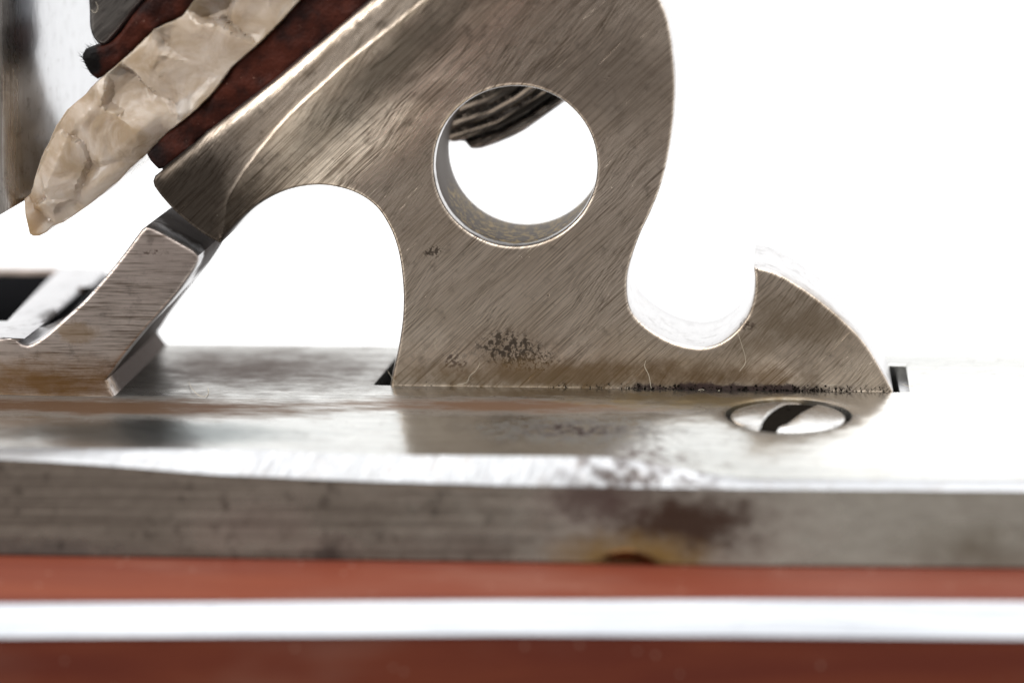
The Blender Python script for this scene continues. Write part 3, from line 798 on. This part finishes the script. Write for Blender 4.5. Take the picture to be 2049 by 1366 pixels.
ra = np.array(rim); tg_ = np.gradient(ra, axis=0); tg_ /= np.linalg.norm(tg_, axis=1)[:, None]; nn_ = np.stack([-tg_[:, 1], tg_[:, 0]], 1)
rim_lines = [inner_rim]+[[tuple(q) for q in (ra+nn_*d_)[7:-3]] for d_ in (-.3, -.16, -.08, .08, .16, .3)]
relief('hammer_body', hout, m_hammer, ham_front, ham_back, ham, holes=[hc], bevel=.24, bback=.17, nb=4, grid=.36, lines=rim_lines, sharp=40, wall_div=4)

tj = smooth_poly([XZ(s, -2.2) for s in [[(172, -30), (176, 20), (177, 55), (184, 77), (193, 88), (201, 92), (210, 91), (218, 84)], [(218, 84), (256, 40), (282, 7), (345, -60), (480, -200)], [(480, -200), (300, -240)], [(300, -240), (210, -120), (172, -30)]]], .3)
relief('top_jaw', tj, m_jaw, C(-2.2), C(9.5), ham, bevel=.35, grid=.6, nb=4)

# dark ribbed piece behind the hole
low = [(888, 272), (904, 284), (930, 284), (936, 290), (942, 298), (955, 299), (975, 294), (1011, 281), (1040, 267), (1066, 251), (1097, 229), (1130, 205), (1150, 190)]
rb = thing('ribbed_lever', 'black ribbed metal piece behind the hammer, seen through its round hole', 'gun part', tuple(P(942, 298, y=8.5)))
rbo = smooth_poly([XZ(low, 8.6), XZ([(1150, 190), (1170, 140), (1120, 90)], 8.6), XZ([(1120, 90), (950, 130), (880, 200), (888, 272)], 8.6)], .25)
dirv = Vector((math.cos(math.radians(31)), math.sin(math.radians(31))))
lowl = XZ([(860, 325), (942, 302), (1011, 281), (1066, 251), (1130, 205), (1190, 150)], 8.6)
def rib_front(p):
    d = dist_line(p, lowl)
    return 8.9-.42*np.abs(np.sin(d*4.3+.3))**.7-.25*np.sin(d*1.3)
relief('ribbed_body', rbo, m_dark, rib_front, C(12), rb, bevel=.12, grid=.11, sharp=60)

# ------------------------------------------------------------------ leather
lea = thing('leather_wrap', 'dark red brown leather folded around the flint inside the hammer jaws', 'leather', tuple(P(320, 330, y=-1.5)))
ul = smooth_poly([XZ(s, -2.3) for s in [[(192, 160), (178, 149), (168, 132), (162, 112), (168, 100), (182, 95), (205, 91), (222, 82), (240, 64), (256, 40), (282, 7), (345, -60), (480, -200)], [(480, -200), (600, -200)], [(600, -200), (480, -95), (400, -10), (368, 30), (311, 58), (234, 131), (192, 160)]]], .3)
def rough_front(y0, amp, f=1.0):
    return lambda p: np.array([y0+amp*mnoise.fractal(Vector((a[0]*f, y0, a[1]*f)), 1.0, 2.0, 4) for a in p])
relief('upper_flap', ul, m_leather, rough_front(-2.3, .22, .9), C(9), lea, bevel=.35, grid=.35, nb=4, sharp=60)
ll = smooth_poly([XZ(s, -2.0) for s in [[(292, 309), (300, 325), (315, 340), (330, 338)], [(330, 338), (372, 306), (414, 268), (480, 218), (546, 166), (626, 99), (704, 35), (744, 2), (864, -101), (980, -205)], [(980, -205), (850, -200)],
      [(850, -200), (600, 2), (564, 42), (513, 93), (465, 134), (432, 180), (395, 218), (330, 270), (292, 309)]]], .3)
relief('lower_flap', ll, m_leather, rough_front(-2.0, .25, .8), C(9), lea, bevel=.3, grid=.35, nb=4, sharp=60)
# fuzz on the cut leather end
fz = []
V, Fc = [], []
for i in range(42):
    t = random.random(); a = np.interp(t, [0, .5, 1], [192, 163, 205]); b = np.interp(t, [0, .5, 1], [158, 115, 92])
    p0 = P(a+3, b, y=random.uniform(-2.3, 1.5)); dx = -random.uniform(.1, .45); dz = random.uniform(-.1, .45)
    if i % 4 == 0: dx *= 1.5; dz += .2
    p1 = p0+Vector((dx, random.uniform(-.1, .1), dz)); w = Vector((.018, 0, .018)); b_ = len(V)
    V += [p0-w, p0+w, p0+Vector((0, .03, 0)), p1]; Fc += [(b_, b_+1, b_+3), (b_+1, b_+2, b_+3), (b_+2, b_, b_+3)]
finish('leather_fuzz', V, Fc, m_soot, lea)

# ------------------------------------------------------------------ flint
fl_px = [[(78, 472), (68, 471), (61, 466), (56, 450), (49, 430), (40, 404)], [(40, 404), (52, 392), (60, 378), (73, 340), (80, 318), (92, 293), (101, 272), (110, 254), (124, 232), (132, 221)], [(132, 221), (165, 193), (198, 160), (234, 131), (270, 98), (311, 58)],
         [(311, 58), (340, 44), (366, 32), (385, 5), (480, -95), (600, -200)], [(600, -200), (850, -200)], [(850, -200), (600, 2), (564, 42), (513, 93), (465, 134), (432, 180), (395, 218), (330, 270), (292, 309), (256, 340), (232, 366), (205, 388), (176, 411), (146, 432), (121, 449), (99, 457)], [(99, 457), (90, 466), (78, 472)]]
YFL = -2.6
fseg = []
for s_ in fl_px:
    q_ = XZ(s_, YFL+.6); fseg += [[q_[i], q_[i+1]] for i in range(len(q_)-1)]
flo = smooth_poly(fseg, .22)
flo = [(a+.025*mnoise.noise(Vector((a*2.2, 4, b*2.2))), b+.025*mnoise.noise(Vector((a*2.2, 9, b*2.2)))) for a, b in flo]
rnd = random.Random(21)
u = Vector((math.cos(math.radians(40)), math.sin(math.radians(40))))   # long axis of the flint
tip = P(60, 420, y=YFL); tip2 = Vector((tip.x, tip.z))
planes = []
for i in range(22):
    s_, w_ = rnd.uniform(-1, 24), rnd.uniform(-3.6, 3.6)
    c = tip2+u*s_+Vector((-u.y, u.x))*w_
    planes.append((c, rnd.uniform(-.62, .62), rnd.uniform(-.62, .62), rnd.uniform(-.5, .5)))
def flint_front(p):
    out = []
    for a in p:
        q = Vector((a[0], a[1]))
        wq = q+Vector((mnoise.noise(Vector((q.x*.5, 1, q.y*.5))), mnoise.noise(Vector((q.x*.5, 7, q.y*.5)))))*.7
        # nearest facet decides the plane; conchoidal dish around it
        ds = sorted(((wq-c).length, k) for k, (c, *_) in enumerate(planes))[:2]
        d, k = ds[0]; c, gx_, gz_, o_ = planes[k]
        h = o_*.45+gx_*(wq.x-c.x)*.5+gz_*(wq.y-c.y)*.5+.03*d*d
        c1, gx1, gz1, o1 = planes[ds[1][1]]; h1 = o1*.45+gx1*(wq.x-c1.x)*.5+gz1*(wq.y-c1.y)*.5+.03*ds[1][0]**2
        bl_ = min(1, max(0, (ds[1][0]-d)/.20)); h = h*(.5+.5*bl_)+h1*(.5-.5*bl_)
        h += .022*math.sin(d*11+3*mnoise.noise(Vector((q.x, 0, q.y))))*min(1, d)
        h += .035*mnoise.noise(Vector((q.x*.9, 5, q.y*.9)))
        out.append(h)
    h = np.array(out)*np.clip(dist_line(p, flo, True)/1.1, 0, 1)
    # bevels falling to the lower edge and to the tip
    lowl_ = XZ([(40, 404), (99, 457), (146, 432), (205, 388), (256, 340), (330, 270)], YFL)
    dl = dist_line(p, lowl_)
    h += .9*np.clip(1-dl/1.3, 0, 1)**1.5
    left_ = XZ([(40, 404), (73, 340), (110, 254), (132, 221), (165, 193)], YFL)
    h += .55*np.clip(1-dist_line(p, left_)/.8, 0, 1)
    return YFL+h+.3
flint = relief('gun_flint', flo, m_flint, flint_front, C(8.5), None, bevel=.10, grid=.14, nb=2, sharp=24, jitter=.35)
tag(flint, 'chipped translucent honey coloured flint clamped between red brown leather', 'flint')

# ------------------------------------------------------------------ lint and grit
def fibre(pxl, y=None, z=None, r=.028, label='', name='lint_fibre', cat='lint fibre'):
    pts = [P(a, b, y=y, z=z) for a, b in pxl]
    pts = [Vector((p.x, p.y+.05*math.sin(i*1.7), p.z)) if y is not None else Vector((p.x, p.y, p.z+.05+.05*math.sin(i*1.3))) for i, p in enumerate(pts)]
    q = []
    for i in range(len(pts)-1):
        a, b, c, d = pts[max(i-1, 0)], pts[i], pts[i+1], pts[min(i+2, len(pts)-1)]
        for j in range(5):
            t = j/5; q.append(.5*((2*b)+(c-a)*t+(2*a-5*b+4*c-d)*t*t+(3*b-a-3*c+d)*t**3))
    q.append(pts[-1])
    o = tube(name, q, r*(.5 if y is not None else .62), m_fibre, None, 6)
    return tag(o, label, cat, 'lint fibres caught on the gun')
fibre([(377, 766), (384, 780), (396, 792), (410, 794), (417, 786), (416, 777)], z=.05, label='pale hook-shaped lint fibre on the plate between the upright arm and the slot')
fibre([(1292, 722), (1290, 734), (1298, 750), (1303, 776)], y=-.15, label='short pale fibre standing against the hammer base below the hook notch')
fibre([(960, 724), (955, 738), (940, 752), (934, 764), (915, 770)], y=-.2, r=.02, label='thin curved fibre on the hammer face just under the pitted patch')
fibre([(876, 672), (870, 690), (874, 700)], y=-.12, r=.016, label='tiny fibre on the hammer face between the arch and the pitted patch')
fibre([(1476, 665), (1484, 690), (1492, 722), (1480, 742)], y=-.12, r=.02, label='thin fibre on the hammer face under the right side of the notch')
fibre([(1960, 808), (1972, 803), (1985, 803), (1995, 806)], z=.05, r=.03, label='grey curled fibre on the bright plate right of the screw')
fibre([(1805, 770), (1822, 776), (1836, 770), (1848, 772)], z=.1, r=.018, label='pale fibre lying over the slot end behind the hook tip')
fibre([(1392, 782), (1405, 779), (1418, 784), (1440, 780)], y=-.25, r=.02, label='white wisp in the dirty seam left of the screw')
fibre([(1640, 764), (1655, 770), (1676, 769)], y=-.2, r=.018, label='white wisp in the dirty seam above the screw')
fibre([(776, 742), (784, 756), (794, 768)], y=-.1, r=.02, label='golden fibre at the left foot of the hammer beside the slot')
fibre([(182, 20), (190, 26), (196, 16), (192, 4)], y=-2.35, r=.03, label='white curled fibre on the dark upper jaw above the leather tip')
# soft grease crumbs along the hammer seam
V, Fc = [], []
rr = random.Random(4)
for i in range(420):
    t = rr.random()**.8; a = 1100+t*700 if rr.random() < .85 else 800+rr.random()*980
    p = P(a, 770+(a-780)*.0129, y=0); s_ = rr.uniform(.03, .13)*(1 if 1250 < a < 1700 else .6)
    c = Vector((p.x, -.02-rr.random()*.25, rr.random()**2*.28)); b_ = len(V)
    dv = [Vector((rr.uniform(-1, 1), rr.uniform(-1, 1), rr.uniform(-1, 1))).normalized()*s_ for _ in range(4)]
    V += [c+d for d in dv]; Fc += [(b_, b_+1, b_+2), (b_, b_+1, b_+3), (b_, b_+2, b_+3), (b_+1, b_+2, b_+3)]
gr = finish('seam_grease', V, Fc, m_slot, None, smooth=False)
tag(gr, 'dark greasy grime packed along the seam between hammer and plate', 'grime'); gr['kind'] = 'stuff'
